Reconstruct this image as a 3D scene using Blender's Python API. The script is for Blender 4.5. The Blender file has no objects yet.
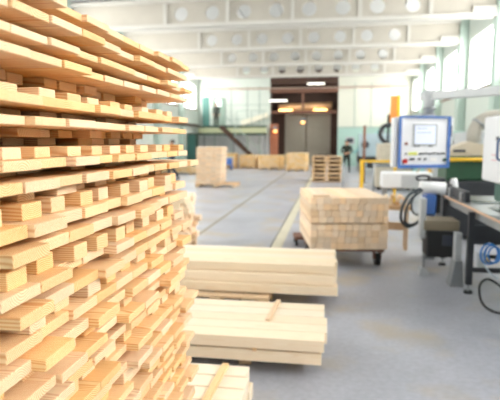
import bpy, bmesh, math, random
from mathutils import Vector, Matrix
R = math.radians
rng = random.Random(7)
sc = bpy.context.scene
col = sc.collection

# ------------------------------------------------------------------ camera
CAM = Vector((0, 0, 1.65)); YAW = R(9.031); PITCH = R(6.617); FPX = 500.0
cd = bpy.data.cameras.new('camera'); cam = bpy.data.objects.new('camera', cd); col.objects.link(cam)
cam.location = CAM; cam.rotation_euler = (R(90) - PITCH, 0, YAW)
cd.sensor_width = 36; cd.lens = 36 * FPX / 500
cd.clip_end = 200; cd.clip_start = .02
cd.dof.use_dof = True; cd.dof.focus_distance = 1.32; cd.dof.aperture_fstop = 3.7
sc.camera = cam
# ------------------------------------------------------------------ world, exposure
w = bpy.data.worlds.new('world'); sc.world = w; w.use_nodes = True
w.node_tree.nodes['Background'].inputs[0].default_value = (.95, .97, 1, 1)
w.node_tree.nodes['Background'].inputs[1].default_value = 1.5
sc.view_settings.view_transform = 'Standard'; sc.view_settings.look = 'None'
sc.view_settings.exposure = -1.0; sc.view_settings.gamma = 1; sc.view_settings.use_curve_mapping = False
LEFT_WINDOW = 34.0; RIGHT_WINDOW = 30.0
try:
    sc.cycles.max_bounces = 10; sc.cycles.diffuse_bounces = 4; sc.cycles.sample_clamp_indirect = 6
    sc.cycles.caustics_reflective = False; sc.cycles.caustics_refractive = False
except Exception:
    pass

# ------------------------------------------------------------------ materials
MATS = {}
def lin(c):
    return tuple(((v / 255) / 12.92 if v / 255 <= .04045 else ((v / 255 + .055) / 1.055) ** 2.4) for v in c) + (1,)
def mat(name, rgb, rough=.55, metal=0, noise=.0, nscale=6, emit=None, spec=.5):
    if name in MATS: return MATS[name]
    m = bpy.data.materials.new(name); m.use_nodes = True; nt = m.node_tree; b = nt.nodes['Principled BSDF']
    c = lin(rgb); b.inputs['Base Color'].default_value = c
    b.inputs['Roughness'].default_value = rough; b.inputs['Metallic'].default_value = metal
    b.inputs['Specular IOR Level'].default_value = spec
    if noise:
        tc = nt.nodes.new('ShaderNodeTexCoord'); n = nt.nodes.new('ShaderNodeTexNoise')
        n.inputs['Scale'].default_value = nscale; n.inputs['Detail'].default_value = 5
        nt.links.new(tc.outputs['Object'], n.inputs['Vector'])
        mx = nt.nodes.new('ShaderNodeMix'); mx.data_type = 'RGBA'
        mx.inputs[6].default_value = tuple(v * (1 - noise) for v in c[:3]) + (1,)
        mx.inputs[7].default_value = tuple(min(1, v * (1 + noise)) for v in c[:3]) + (1,)
        nt.links.new(n.outputs[0], mx.inputs[0]); nt.links.new(mx.outputs[2], b.inputs['Base Color'])
    if emit:
        b.inputs['Emission Color'].default_value = lin(emit[0]); b.inputs['Emission Strength'].default_value = emit[1]
    MATS[name] = m
    return m

def wood_mat(name, light, dark, ring=.0055, contrast=.75, vary=.16, rough=.6):
    m = bpy.data.materials.new(name); m.use_nodes = True; nt = m.node_tree; N = nt.nodes; L = nt.links
    b = N['Principled BSDF']; b.inputs['Roughness'].default_value = rough; b.inputs['Specular IOR Level'].default_value = .25
    def math_(op, a, bb=None):
        n = N.new('ShaderNodeMath'); n.operation = op
        for i, v in enumerate((a, bb)):
            if v is None: continue
            if isinstance(v, (int, float)): n.inputs[i].default_value = v
            else: L.new(v, n.inputs[i])
        return n.outputs[0]
    tc = N.new('ShaderNodeTexCoord'); oi = N.new('ShaderNodeObjectInfo'); ge = N.new('ShaderNodeNewGeometry')
    rnd = math_('ADD', math_('MULTIPLY', oi.outputs['Random'], 37.1), math_('MULTIPLY', ge.outputs['Random Per Island'], 91.7))
    wn = N.new('ShaderNodeTexWhiteNoise'); wn.noise_dimensions = '1D'; L.new(rnd, wn.inputs['W'])
    sp = N.new('ShaderNodeSeparateColor'); L.new(wn.outputs['Color'], sp.inputs[0])
    sx = N.new('ShaderNodeSeparateXYZ'); L.new(tc.outputs['Object'], sx.inputs[0])
    # slow warp along the grain
    cv = N.new('ShaderNodeCombineXYZ')
    L.new(math_('ADD', math_('MULTIPLY', sx.outputs[0], 2.2), math_('MULTIPLY', sp.outputs[0], 40)), cv.inputs[0])
    L.new(math_('MULTIPLY', sx.outputs[1], 9), cv.inputs[1]); L.new(math_('MULTIPLY', sx.outputs[2], 9), cv.inputs[2])
    nz = N.new('ShaderNodeTexNoise'); nz.inputs['Scale'].default_value = 1; nz.inputs['Detail'].default_value = 2
    L.new(cv.outputs[0], nz.inputs['Vector'])
    wob = math_('MULTIPLY', math_('SUBTRACT', nz.outputs[0], .5), .035)
    yy = math_('ADD', math_('ADD', sx.outputs[1], math_('SUBTRACT', math_('MULTIPLY', sp.outputs[1], .16), .08)), wob)
    zz = math_('ADD', math_('ADD', sx.outputs[2], math_('SUBTRACT', math_('MULTIPLY', sp.outputs[2], .14), .07)), wob)
    r = math_('SQRT', math_('ADD', math_('MULTIPLY', yy, yy), math_('MULTIPLY', zz, zz)))
    s = math_('ADD', math_('MULTIPLY', math_('SINE', math_('MULTIPLY', r, 2 * math.pi / ring)), .5), .5)
    s = math_('POWER', s, 2.2)
    # fibres
    cf = N.new('ShaderNodeCombineXYZ')
    L.new(math_('MULTIPLY', sx.outputs[0], 5), cf.inputs[0]); L.new(math_('MULTIPLY', sx.outputs[1], 160), cf.inputs[1]); L.new(math_('MULTIPLY', sx.outputs[2], 160), cf.inputs[2])
    nf = N.new('ShaderNodeTexNoise'); nf.inputs['Scale'].default_value = 1; L.new(cf.outputs[0], nf.inputs['Vector'])
    fac = math_('MULTIPLY', math_('ADD', math_('MULTIPLY', s, .8), math_('MULTIPLY', math_('SUBTRACT', nf.outputs[0], .5), .5)), contrast)
    mx = N.new('ShaderNodeMix'); mx.data_type = 'RGBA'; mx.clamp_factor = True
    mx.inputs[6].default_value = lin(light); mx.inputs[7].default_value = lin(dark); L.new(fac, mx.inputs[0])
    hs = N.new('ShaderNodeHueSaturation'); L.new(mx.outputs[2], hs.inputs['Color'])
    L.new(math_('ADD', math_('MULTIPLY', sp.outputs[1], vary), 1 - vary * .6), hs.inputs['Value'])
    L.new(math_('ADD', math_('MULTIPLY', sp.outputs[0], .32), .78), hs.inputs['Saturation'])
    L.new(hs.outputs[0], b.inputs['Base Color'])
    MATS[name] = m
    return m
PINE = wood_mat('pine', (250, 215, 164), (216, 138, 68), ring=.0045, contrast=.85)
PALE = wood_mat('pale_pine', (252, 232, 204), (240, 206, 160), contrast=.45, vary=.08)
ENDW = wood_mat('beam_pine', (250, 222, 188), (226, 182, 140), ring=.009, vary=.26)
FARW = wood_mat('far_pine', (240, 206, 152), (222, 178, 118), ring=.02, vary=.12)
PALLETW = wood_mat('pallet_wood', (232, 196, 150), (200, 154, 106), vary=.25)
WHITE = mat('white_paint', (226, 226, 222), .6, noise=.05, nscale=.8)
BEAMW = mat('beam_whitewash', (206, 204, 198), .7, noise=.09, nscale=1.1)
CEIL = mat('ceiling_whitewash', (204, 206, 206), .8, noise=.05, nscale=.5)
MINT = mat('mint_wall_paint', (212, 221, 214), .7, noise=.06, nscale=.5)
MINTD = mat('teal_wall_paint', (172, 204, 196), .7, noise=.08, nscale=.7)
CREAM = mat('cream_wall_panel', (218, 220, 208), .7, noise=.05, nscale=.6)
PILL = mat('pillar_mint', (190, 208, 200), .7, noise=.05, nscale=1)
DARK = mat('dark_steel', (44, 46, 52), .5, noise=.2, nscale=9)
BLACK = mat('black_rubber', (24, 24, 26), .6)
GREY = mat('grey_steel', (150, 154, 158), .4, .4, noise=.1)
LGREY = mat('light_grey_paint', (186, 190, 194), .45, noise=.05)
TABLE = mat('ground_steel_table', (150, 158, 164), .28, .7, noise=.15, nscale=7)
MWHITE = mat('machine_white', (232, 234, 238), .4, noise=.03)
BLUE = mat('machine_blue', (78, 118, 190), .4)
HOSEB = mat('blue_hose', (60, 130, 205), .4)
YEL = mat('safety_yellow', (240, 190, 50), .5)
ORANGE = mat('orange_panel', (226, 146, 72), .6, noise=.1)
GREEN = mat('machine_green', (32, 72, 48), .5, noise=.15)
TEALM = mat('teal_machine', (150, 200, 200), .5, noise=.1)
BEIGE = mat('cast_beige', (196, 186, 168), .6, noise=.12)
BROWN = mat('dark_brown_frame', (74, 52, 42), .7, noise=.25, nscale=3)
RUST = mat('rust_red_steel', (124, 86, 70), .7, noise=.2, nscale=5)
COPPER = mat('copper_edge', (218, 178, 146), .45, .2)
DOORM = mat('gate_panel_grey', (176, 170, 156), .6, noise=.08)
REDB = mat('red_button', (206, 40, 44), .4)
BTN = mat('dark_button', (58, 62, 74), .5)
SCREEN = mat('screen_glass', (226, 232, 248), .2, emit=((226, 232, 250), .35))
LABY = mat('yellow_label', (226, 232, 120), .5)

# ------------------------------------------------------------------ mesh helpers
class MB:
    def __init__(s): s.v = []; s.f = []
    def add(s, vs, fs):
        o = len(s.v); s.v += [tuple(v) for v in vs]; s.f += [tuple(i + o for i in f) for f in fs]; return s
    def box(s, x0, y0, z0, x1, y1, z1):
        return s.add([(x0, y0, z0), (x1, y0, z0), (x1, y1, z0), (x0, y1, z0), (x0, y0, z1), (x1, y0, z1), (x1, y1, z1), (x0, y1, z1)],
                     [(3, 2, 1, 0), (4, 5, 6, 7), (0, 1, 5, 4), (1, 2, 6, 5), (2, 3, 7, 6), (3, 0, 4, 7)])
    def cyl(s, p0, p1, r, seg=16, r1=None):
        r1 = r if r1 is None else r1
        p0 = Vector(p0); p1 = Vector(p1); d = (p1 - p0).normalized()
        a = d.orthogonal().normalized(); b = d.cross(a)
        vs = []
        for p, rr in ((p0, r), (p1, r1)):
            for k in range(seg):
                t = 2 * math.pi * k / seg; vs.append(p + (a * math.cos(t) + b * math.sin(t)) * rr)
        fs = [(k, (k + 1) % seg, seg + (k + 1) % seg, seg + k) for k in range(seg)]
        fs += [tuple(reversed(range(seg))), tuple(range(seg, 2 * seg))]
        return s.add(vs, fs)
    def bar(s, p0, p1, wd, ht, up=(0, 0, 1)):
        p0 = Vector(p0); p1 = Vector(p1); d = (p1 - p0).normalized(); up = Vector(up)
        sd = d.cross(up).normalized(); u = sd.cross(d)
        vs = []
        for p in (p0, p1):
            for a, b in ((-1, -1), (1, -1), (1, 1), (-1, 1)): vs.append(p + sd * a * wd / 2 + u * b * ht / 2)
        return s.add(vs, [(0, 1, 2, 3), (7, 6, 5, 4), (0, 4, 5, 1), (1, 5, 6, 2), (2, 6, 7, 3), (3, 7, 4, 0)])
    def tube(s, pts, r, seg=8, closed=False):
        pts = [Vector(p) for p in pts]; n = len(pts); vs = []; fs = []
        a = None
        for i, p in enumerate(pts):
            q0 = pts[i - 1] if (i > 0 or closed) else p; q1 = pts[(i + 1) % n] if (i < n - 1 or closed) else p
            d = (q1 - q0).normalized()
            a = d.orthogonal().normalized() if a is None else (a - d * a.dot(d)).normalized()
            b = d.cross(a)
            for k in range(seg):
                t = 2 * math.pi * k / seg; vs.append(p + (a * math.cos(t) + b * math.sin(t)) * r)
        for i in range(n if closed else n - 1):
            for k in range(seg):
                j = (i + 1) % n
                fs.append((i * seg + k, i * seg + (k + 1) % seg, j * seg + (k + 1) % seg, j * seg + k))
        if not closed:
            fs += [tuple(reversed(range(seg))), tuple(range((n - 1) * seg, n * seg))]
        return s.add(vs, fs)
    def prism(s, poly, y0, y1):          # poly in xz, extruded along y
        n = len(poly); vs = [(x, y0, z) for x, z in poly] + [(x, y1, z) for x, z in poly]
        fs = [tuple(range(n)), tuple(reversed(range(n, 2 * n)))] + [(k, n + k, n + (k + 1) % n, (k + 1) % n) for k in range(n)]
        return s.add(vs, fs)
    def build(s, name, m, parent=None, bevel=0, smooth=False, loc=None):
        me = bpy.data.meshes.new(name); me.from_pydata(s.v, [], s.f)
        bm = bmesh.new(); bm.from_mesh(me); bmesh.ops.recalc_face_normals(bm, faces=bm.faces)
        if bevel: bmesh.ops.bevel(bm, geom=list(bm.edges), offset=bevel, segments=1, affect='EDGES')
        bm.to_mesh(me); bm.free()
        if smooth:
            for p in me.polygons: p.use_smooth = len(p.vertices) == 4
        me.materials.append(m)
        o = bpy.data.objects.new(name, me); col.objects.link(o)
        if parent: o.parent = parent
        if loc: o.location = loc
        return o
def catmull(pts, n=6):
    pts = [Vector(p) for p in pts]; out = []
    for i in range(len(pts) - 1):
        p0 = pts[max(i - 1, 0)]; p1 = pts[i]; p2 = pts[i + 1]; p3 = pts[min(i + 2, len(pts) - 1)]
        for k in range(n):
            t = k / n
            out.append(.5 * ((2 * p1) + (p2 - p0) * t + (2 * p0 - 5 * p1 + 4 * p2 - p3) * t * t + (3 * p1 - p0 - 3 * p2 + p3) * t ** 3))
    return out + [pts[-1]]
def tag(o, label=None, cat=None, group=None, kind=None):
    for k, v in (('label', label), ('category', cat), ('group', group), ('kind', kind)):
        if v: o[k] = v
    return o
def thing(name, label, cat, loc=(0, 0, 0), rz=0, group=None):
    o = bpy.data.objects.new(name, None); col.objects.link(o); o.location = loc; o.rotation_euler[2] = rz
    o.empty_display_size = .1
    return tag(o, label, cat, group)
def copy_tree(o, parent=None):
    c = o.copy(); col.objects.link(c); c.parent = parent
    for ch in [q for q in o.children]: copy_tree(ch, c)
    return c
def B(x0, y0, z0, x1, y1, z1): return MB().box(x0, y0, z0, x1, y1, z1)
def struct(o): return tag(o, kind='structure')
def hroot(name):
    o = bpy.data.objects.new(name, None); col.objects.link(o); o['kind'] = 'structure'; return o
def project(p):
    d = Vector(p) - CAM
    f = Vector((-math.sin(YAW) * math.cos(PITCH), math.cos(YAW) * math.cos(PITCH), -math.sin(PITCH)))
    r = Vector((math.cos(YAW), math.sin(YAW), 0)); u = r.cross(f); z = d.dot(f)
    return 250 + 500 * d.dot(r) / z, 200 - 500 * d.dot(u) / z

# ------------------------------------------------------------------ hall shell
XL, XR, YN, YF, ZC = -9.3, 5.3, -8.0, 35.0, 6.55
def floor_material():
    m = bpy.data.materials.new('worn_concrete'); m.use_nodes = True; nt = m.node_tree; N = nt.nodes; L = nt.links
    b = N['Principled BSDF']; tc = N.new('ShaderNodeTexCoord')
    def noise(scale, detail, vec=None):
        n = N.new('ShaderNodeTexNoise'); n.inputs['Scale'].default_value = scale; n.inputs['Detail'].default_value = detail
        L.new(vec or tc.outputs['Object'], n.inputs['Vector']); return n.outputs[0]
    def ramp(src, a, bb, ca, cb):
        r = N.new('ShaderNodeValToRGB'); r.color_ramp.elements[0].position = a; r.color_ramp.elements[1].position = bb
        r.color_ramp.elements[0].color = ca; r.color_ramp.elements[1].color = cb; L.new(src, r.inputs[0]); return r.outputs[0]
    def mix(f, a, bb):
        x = N.new('ShaderNodeMix'); x.data_type = 'RGBA'
        L.new(f, x.inputs[0])
        for i, v in ((6, a), (7, bb)):
            if isinstance(v, tuple): x.inputs[i].default_value = v
            else: L.new(v, x.inputs[i])
        return x.outputs[2]
    base = ramp(noise(.7, 6), .3, .72, lin((164, 166, 177)), lin((192, 195, 206)))
    fine = ramp(noise(22, 4), .35, .7, (.86, .86, .86, 1), (1, 1, 1, 1))
    mul = N.new('ShaderNodeMix'); mul.data_type = 'RGBA'; mul.blend_type = 'MULTIPLY'; mul.inputs[0].default_value = 1
    L.new(base, mul.inputs[6]); L.new(fine, mul.inputs[7])
    # sawdust trodden into the concrete
    dust = ramp(noise(1.3, 5), .52, .68, (0, 0, 0, 1), (.75, .75, .75, 1))
    c = mix(dust, mul.outputs[2], lin((182, 168, 146)))
    stain = ramp(noise(.9, 3, None), .24, .44, (.5, .5, .5, 1), (0, 0, 0, 1))
    c = mix(stain, c, lin((128, 126, 126)))
    L.new(c, b.inputs['Base Color'])
    b.inputs['Roughness'].default_value = .42
    rr = ramp(noise(3, 4), .3, .7, (.36, .36, .36, 1), (.43, .43, .43, 1)); L.new(rr, b.inputs['Roughness'])
    return m
FLOOR = floor_material()
struct(B(XL - .3, YN, -.2, XR + .3, YF + 4, 0).build('floor', FLOOR))
struct(B(-.89, 4.0, 0, -.72, 34, .004).build('trim_1', mat('pale_floor_strip', (206, 200, 180), .6, noise=.15, nscale=2)))
struct(B(-.915, 4.0, 0, -.892, 34, .003).build('trim_2', mat('dark_floor_joint', (110, 108, 108), .7)))
struct(B(-2.33, 4.0, 0, -2.26, 34, .003).build('trim_3', mat('tan_floor_joint', (150, 142, 128), .7, noise=.2, nscale=2)))
ce = struct(B(XL - .3, YN, ZC, XR + .3, YF + .3, ZC + .2).build('ceiling', CEIL))
BEAMY = [30.5 - 4.5 * k for k in range(9)]
k = 0
x = XL
while x < XR - .1:                    # roof slabs with recessed joints, lying bay by bay
    k += 1
    x2 = min(x + 1.48, XR)
    for y in [35 - 4.5 * j for j in range(0, 6)]:
        B(x + .02, y - 4.46, ZC - .05, x2 - .02, y - .04, ZC).build('slab_panel', CEIL, ce)
    x += 1.48

def side_wall(name, X, sgn, zs, zt, em):
    # wall as solid pieces round the window openings; sgn = +1 right wall, -1 left wall
    t = .3
    x0, x1 = (X, X + t) if sgn > 0 else (X - t, X)
    root = hroot(name)
    B(x0, YN, 0, x1, YF, 1.35).build('lower_wall', MINTD, root)
    B(x0, YN, 1.35, x1, YF, zs).build('upper_wall', MINT, root)
    B(x0, YN, zt, x1, YF, ZC).build('wall_head', MINT, root)
    spans = []
    for y in (BEAMY + [-10] if sgn > 0 else [q for q in BEAMY if q > -4]):
        spans.append((max(y + .55, YN + .1), min(y + 3.95, YF - .2)))
    spans = [s for s in spans if s[1] - s[0] > 1]
    ys = sorted(spans); prev = YN
    for a, b_ in ys:
        B(x0, prev, zs, x1, a, zt).build('wall_pier', MINT, root); prev = b_
    B(x0, prev, zs, x1, YF, zt).build('wall_pier', MINT, root)
    return ys
WFR = mat('window_frame_paint', (214, 222, 216), .6)
PANE_L = mat('daylit_pane_left', (250, 252, 255), .3, emit=((255, 252, 246), LEFT_WINDOW))
PANE_R = mat('daylit_pane_right', (250, 252, 255), .3, emit=((255, 252, 246), RIGHT_WINDOW))
nwin = 0
for nm, X, sg, zs, zt, pm in (('wall_right', XR, 1, 3.6, 5.55, PANE_R), ('wall_left', XL, -1, 3.9, 5.6, PANE_L)):
    for a, b_ in side_wall(nm, X, sg, zs, zt, None):
        nwin += 1
        wr = hroot('window_%d' % nwin)
        xi = X + sg * .16
        fr = MB()
        fr.box(xi - .04, a, zs, xi + .04, b_, zs + .06).box(xi - .04, a, zt - .06, xi + .04, b_, zt)
        fr.box(xi - .04, a, zs, xi + .04, a + .06, zt).box(xi - .04, b_ - .06, zs, xi + .04, b_, zt)
        n = 3
        for j in range(1, n):
            ym = a + (b_ - a) * j / n; fr.box(xi - .03, ym - .025, zs, xi + .03, ym + .025, zt)
        zm = zs + (zt - zs) * .68; fr.box(xi - .03, a, zm - .025, xi + .03, b_, zm + .025)
        fr.build('window_frame', WFR, wr)
        sx0, sx1 = sorted((X - sg * .12, X + sg * .1))
        B(sx0, a - .05, zs - .05, sx1, b_ + .05, zs).build('window_sill', mat('brown_sill', (150, 120, 96), .7), wr)
        for j in range(n):
            p, q = a + (b_ - a) * j / n + .03, a + (b_ - a) * (j + 1) / n - .03
            for z0, z1 in ((zs + .06, zm - .025), (zm + .025, zt - .06)):
                B(xi - .006, p, z0, xi + .006, q, z1).build('pane', pm, wr)
# wall behind the camera with daylit doors
wn_ = hroot('wall_front')
B(XL, YN - .3, 0, -6.5, YN, ZC).build('wall_pier', MINT, wn_); B(3.0, YN - .3, 0, XR, YN, ZC).build('wall_pier', MINT, wn_)
B(-6.5, YN - .3, 4.4, 3.0, YN, ZC).build('wall_head', MINT, wn_)
# pillars and pipes along both walls
npil = 0
for X, s in ((XR, -1), (XL, 1)):
    for y in BEAMY:
        npil += 1
        xa, xb = sorted((X, X + s * .32))
        p = B(xa, y - .22, 0, xb, y + .22, ZC).build('trim_%d' % (npil + 3), PILL, bevel=.02); struct(p)

# far wall, built round the gate opening
GX0, GX1, GZ = -4.14, .5, 5.6
wb = hroot('wall_back')
B(XL, YF, 0, GX0, YF + .3, 2.1).build('lower_wall', mat('mural_wall', (220, 222, 224), .7, noise=.12, nscale=2.5), wb)
B(XL, YF, 2.1, GX0, YF + .3, ZC).build('upper_wall', MINT, wb)
B(GX1, YF, 0, XR, YF + .3, 2.62).build('lower_wall', MINTD, wb)
B(GX1, YF, 2.62, XR, YF + .3, ZC).build('upper_wall', CREAM, wb)
B(GX0, YF, GZ, GX1, YF + .3, ZC).build('wall_head', BROWN, wb)
SEAM = mat('panel_seam', (168, 186, 178), .7)
for xx in (-8.1, -6.9, -5.75, -4.9): B(xx - .03, YF - .03, 0.05, xx + .03, YF, 5.5).build('wall_batten', SEAM, wb)
for xx in (1.6, 2.7, 3.8): B(xx - .025, YF - .03, 2.66, xx + .025, YF, 5.6).build('wall_batten', SEAM, wb)
for zz in (3.2, 4.2): B(XL + .35, YF - .025, zz, -4.2, YF, zz + .04).build('wall_batten', SEAM, wb)
B(GX1, YF - .05, 2.6, XR, YF, 2.68).build('wall_rail', SEAM, wb)
pt_ = thing('heating_pipe', 'long thin brownish pipe running across the far wall above the gate', 'pipe', (0, YF - .25, 5.3))
MB().cyl((XL + .35, 0, 0), (XR - .35, 0, 0), .055, 12).build('pipe_run', mat('pipe_paint', (172, 148, 134), .5), pt_, smooth=True)
for xx in (-8.6, -6.6, -4.6, 1.2, 3.2, 4.7): B(xx - .03, .04, -.02, xx + .03, .218, .02).build('bracket', GREY, pt_)

# ------------------------------------------------------------------ perforated roof beams
def roof_beam(y, label):
    zb, h = 5.5, .92
    r = thing('roof_beam', label, 'beam', (0, y, zb), 0, 'perforated roof beams')
    xs, xe = XL + .33, XR - .33
    MB().box(xs, -.19, 0, xe, .19, .11).build('bottom_flange', BEAMW, r)
    MB().box(xs, -.24, h - .12, xe, .24, h).build('top_flange', BEAMW, r)
    px0, pw, n = -5.6, 2.16, 4
    wbm = MB(); t = .07
    z0, z1 = .11, h - .12
    wbm.box(xs, -t, z0, px0, t, z1); wbm.box(px0 + n * pw, -t, z0, xe, t, z1)
    for i in range(n * 2):
        a = px0 + i * pw / 2; b_ = a + pw / 2; cx = (a + b_) / 2; cz = (z0 + z1) / 2; rad = .24; S = 24
        vs = []; fs = []
        for yy in (-t, t):
            for q in range(S):
                th = 2 * math.pi * q / S; vs.append((cx + rad * math.cos(th), yy, cz + rad * math.sin(th)))
            for q in range(S):
                th = 2 * math.pi * q / S; c_, s_ = math.cos(th), math.sin(th)
                hw, hh = (b_ - a) / 2, (z1 - z0) / 2
                m_ = min(hw / abs(c_) if abs(c_) > 1e-6 else 9, hh / abs(s_) if abs(s_) > 1e-6 else 9)
                vs.append((cx + m_ * c_, yy, cz + m_ * s_))
        for side in (0, 1):
            o = side * 2 * S
            for q in range(S):
                fs.append((o + q, o + (q + 1) % S, o + S + (q + 1) % S, o + S + q))
        for q in range(S): fs.append((q, (q + 1) % S, 2 * S + (q + 1) % S, 2 * S + q))
        for hw_, hh_ in ((-1, -1), (1, -1), (1, 1), (-1, 1)):   # corner fillers
            X_, Z_ = cx + hw_ * (b_ - a) / 2, cz + hh_ * (z1 - z0) / 2
            base = len(vs)
            qs = sorted(range(S), key=lambda q: (vs[S + q][0] - X_) ** 2 + (vs[S + q][2] - Z_) ** 2)[:2]
            for yy, off in ((-t, 0), (t, 2 * S)):
                vs.append((X_, yy, Z_)); fs.append((off + S + qs[0], off + S + qs[1], len(vs) - 1))
        wbm.add(vs, fs)
    wbm.build('web', mat('web_whitewash', (192, 187, 177), .75, noise=.12, nscale=1.5), r)
    for i in range(n + 1): B(px0 + i * pw - .06, -.15, z0, px0 + i * pw + .06, .15, z1).build('rib', BEAMW, r)
    for X in (xs + .35, xe - .35): B(X - .35, -.17, -.02, X + .35, .17, z0 + .2).build('bearing_end', BEAMW, r)
    return r
BL = ['white perforated roof beam straight above the gate, the one closest to far wall',
      'white perforated roof beam second from the far gate wall',
      'white perforated roof beam third from the far gate wall',
      'white perforated roof beam fourth from the far gate wall',
      'white perforated roof beam fifth from the far gate wall',
      'white perforated roof beam sixth from the far gate wall']
for y, l in zip(BEAMY, BL): roof_beam(y, l)

# ------------------------------------------------------------------ gate recess in the far wall
d1 = hroot('door_1')
B(GX0 - .3, YF + .3, 0, GX0, YF + 2.2, GZ + .3).build('reveal', BROWN, d1)
B(GX1, YF + .3, 0, GX1 + .3, YF + 2.2, GZ + .3).build('reveal', BROWN, d1)
B(GX0, YF + .3, GZ, GX1, YF + 2.2, GZ + .3).build('reveal', BROWN, d1)
B(GX0, YF + 1.9, 3.7, GX1, YF + 2.2, GZ).build('head_panel', BROWN, d1)
B(GX0, YF + 1.9, 0, -3.28, YF + 2.2, 3.7).build('side_panel', BROWN, d1)
B(.03, YF + 1.9, 0, GX1, YF + 2.2, 3.7).build('side_panel', BROWN, d1)
for i in range(9):
    B(-3.28, YF + 1.93, .02 + i * .41, .03, YF + 2.05, .02 + i * .41 + .385).build('door_slat', DOORM, d1)
B(-3.28, YF + 2.06, .02, .03, YF + 2.15, 3.68).build('door_backing', DOORM, d1)
B(-1.75, YF + 1.88, .05, -1.7, YF + 1.925, 3.6).build('door_joint', BROWN, d1)
B(GX0, YF - .12, 5.02, GX1, YF + .1, 5.2).build('cross_beam', RUST, d1)
B(-1.95, YF - .06, 3.9, -1.8, YF + .08, 5.02).build('hanger', RUST, d1)
B(GX0, YF + .3, 3.62, GX1, YF + .5, 3.8).build('cross_beam', RUST, d1)
B(GX0, YF - .1, 0, GX0 + .55, YF + .28, 2.9).build('brick_pier', mat('brick_pier', (186, 120, 92), .8, noise=.25, nscale=6), d1)
duct = MB().cyl((GX0 + .5, YF + .9, 4.05), (GX1 - .4, YF + .9, 4.15), .27, 18)
tag(duct.build('air_duct', mat('warm_metal_duct', (232, 186, 140), .45, .3), smooth=True), 'pale metal air duct lit warm inside the gate opening', 'duct')
WARM = mat('duct_fill_glow', (255, 220, 160), .4, emit=((255, 190, 110), 30))
WARM2 = mat('dim_warm_bulb', (255, 220, 160), .4, emit=((255, 180, 100), 9))
def wall_lamp(x, y, z, label, s=1.0, bm_=None):
    t = thing('gate_lamp', label, 'lamp', (x, y, z), 0)
    MB().cyl((0, 0, 0), (0, 0, .22 * s), .16 * s, 14, .05 * s).build('lamp_shade', GREY, t, smooth=True)
    MB().cyl((0, 0, -.1 * s), (0, 0, 0), .08 * s, 12, .1 * s).build('bulb', bm_ or WARM, t, smooth=True)
    MB().cyl((0, 0, .22 * s), (0, 0, .6 * s), .015, 8).build('cord', BLACK, t)
wall_lamp(-3.75, YF - .35, 2.45, 'warm glowing lamp by the brick pier of the gate', 1.3, WARM2)
wall_lamp(-1.87, YF - .1, 3.05, 'warm lamp hanging at the middle of the gate opening', 1.3, WARM2)
for xx, l in ((-3.1, 'added warm fill light on the rusty beam under the left end of the air duct'), (-.7, 'added warm fill light on the rusty beam under the right end of the air duct')):
    t = thing('duct_fill_lamp', l, 'lamp', (xx, YF + .4, 3.801))  # fill lights added behind the cross beam to brighten the air duct
    B(-.5, -.05, 0, .5, .05, .04).build('housing', GREY, t); MB().cyl((-.46, 0, .065), (.46, 0, .065), .025, 10).build('tube', WARM, t)
TUBE = mat('tube_light', (255, 255, 250), .4, emit=((255, 250, 235), 9))
for x, z, y, l, rod in ((-1.0, 5.61, YF - .062, 'white fluorescent tube fitting above the right half of the gate', 0), (-3.55, 4.5, YF - .05, 'white fluorescent tube fitting hanging in the left half of the gate', .46)):
    t = thing('tube_light', l, 'lamp', (x, y, z))
    B(-.62, -.06, 0, .62, .06, .06).build('housing', WHITE, t); MB().cyl((-.58, 0, -.03), (.58, 0, -.03), .025, 10).build('tube', TUBE, t)
    if rod:
        for a in (-.5, .5): MB().cyl((a, 0, .06), (a, 0, .06 + rod), .012, 8).build('hanging_rod', BLACK, t)
t = thing('bin', 'small red bin standing by the right gate post', 'bin', (-.55, 33.6, 0))
MB().cyl((0, 0, 0), (0, 0, .75), .26, 16, .32).build('body', mat('red_bin', (206, 60, 40), .5), t, smooth=True); MB().cyl((0, 0, .75), (0, 0, .8), .34, 16).build('lid', BLACK, t)
t = thing('bin', 'small yellow bin standing by the right gate post', 'bin', (.15, 33.6, 0))
MB().cyl((0, 0, 0), (0, 0, .75), .26, 16, .32).build('body', mat('yellow_bin', (236, 170, 60), .5), t, smooth=True); MB().cyl((0, 0, .75), (0, 0, .8), .34, 16).build('lid', BLACK, t)

# ------------------------------------------------------------------ landing and stair on the far wall
PZ = 2.72
t = thing('stair_landing', 'pale steel landing with brown edges running along the far wall', 'platform', (0, 34.0, 0))
DGREEN = mat('dark_green_steel', (50, 74, 66), .6, noise=.15)
B(-9.0, -.6, PZ - .06, -4.2, .6, PZ).build('deck', LGREY, t)
B(-8.85, -.62, PZ - .5, -4.2, -.58, PZ - .1).build('fascia', mat('pale_fascia', (190, 196, 160), .6), t)
B(-9.0, -.66, PZ - .1, -4.2, -.58, PZ + .03).build('top_edge', DGREEN, t)
B(-8.9, -.66, PZ - .6, -4.2, -.58, PZ - .47).build('bottom_edge', DGREEN, t)
for xx in (-8.7, -6.6, -4.4): B(xx - .05, .3, 0, xx + .05, .4, PZ - .06).build('post', GREY, t)
for xx in (-6.2, -5.2, -4.4): B(xx - .02, -.62, PZ, xx + .02, -.58, PZ + 1).build('rail_post', SEAM, t)
B(-6.2, -.63, PZ + .98, -4.2, -.57, PZ + 1.02).build('handrail', SEAM, t)
t = thing('stairway', 'dark steel stair dropping from the landing towards the gate', 'stairs', (0, 33.1, 0))
x0, x1 = -7.2, -4.4
for yy in (-.45, .2):
    MB().bar((x0, yy, PZ - .05), (x1, yy, .05), .06, .24).build('stringer', BROWN, t)
for i in range(11):
    u = (i + .5) / 11; xx = x0 + (x1 - x0) * u; zz = PZ * (1 - u)
    B(xx - .14, -.42, zz - .02, xx + .14, .17, zz + .02).build('tread', BROWN, t)
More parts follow.
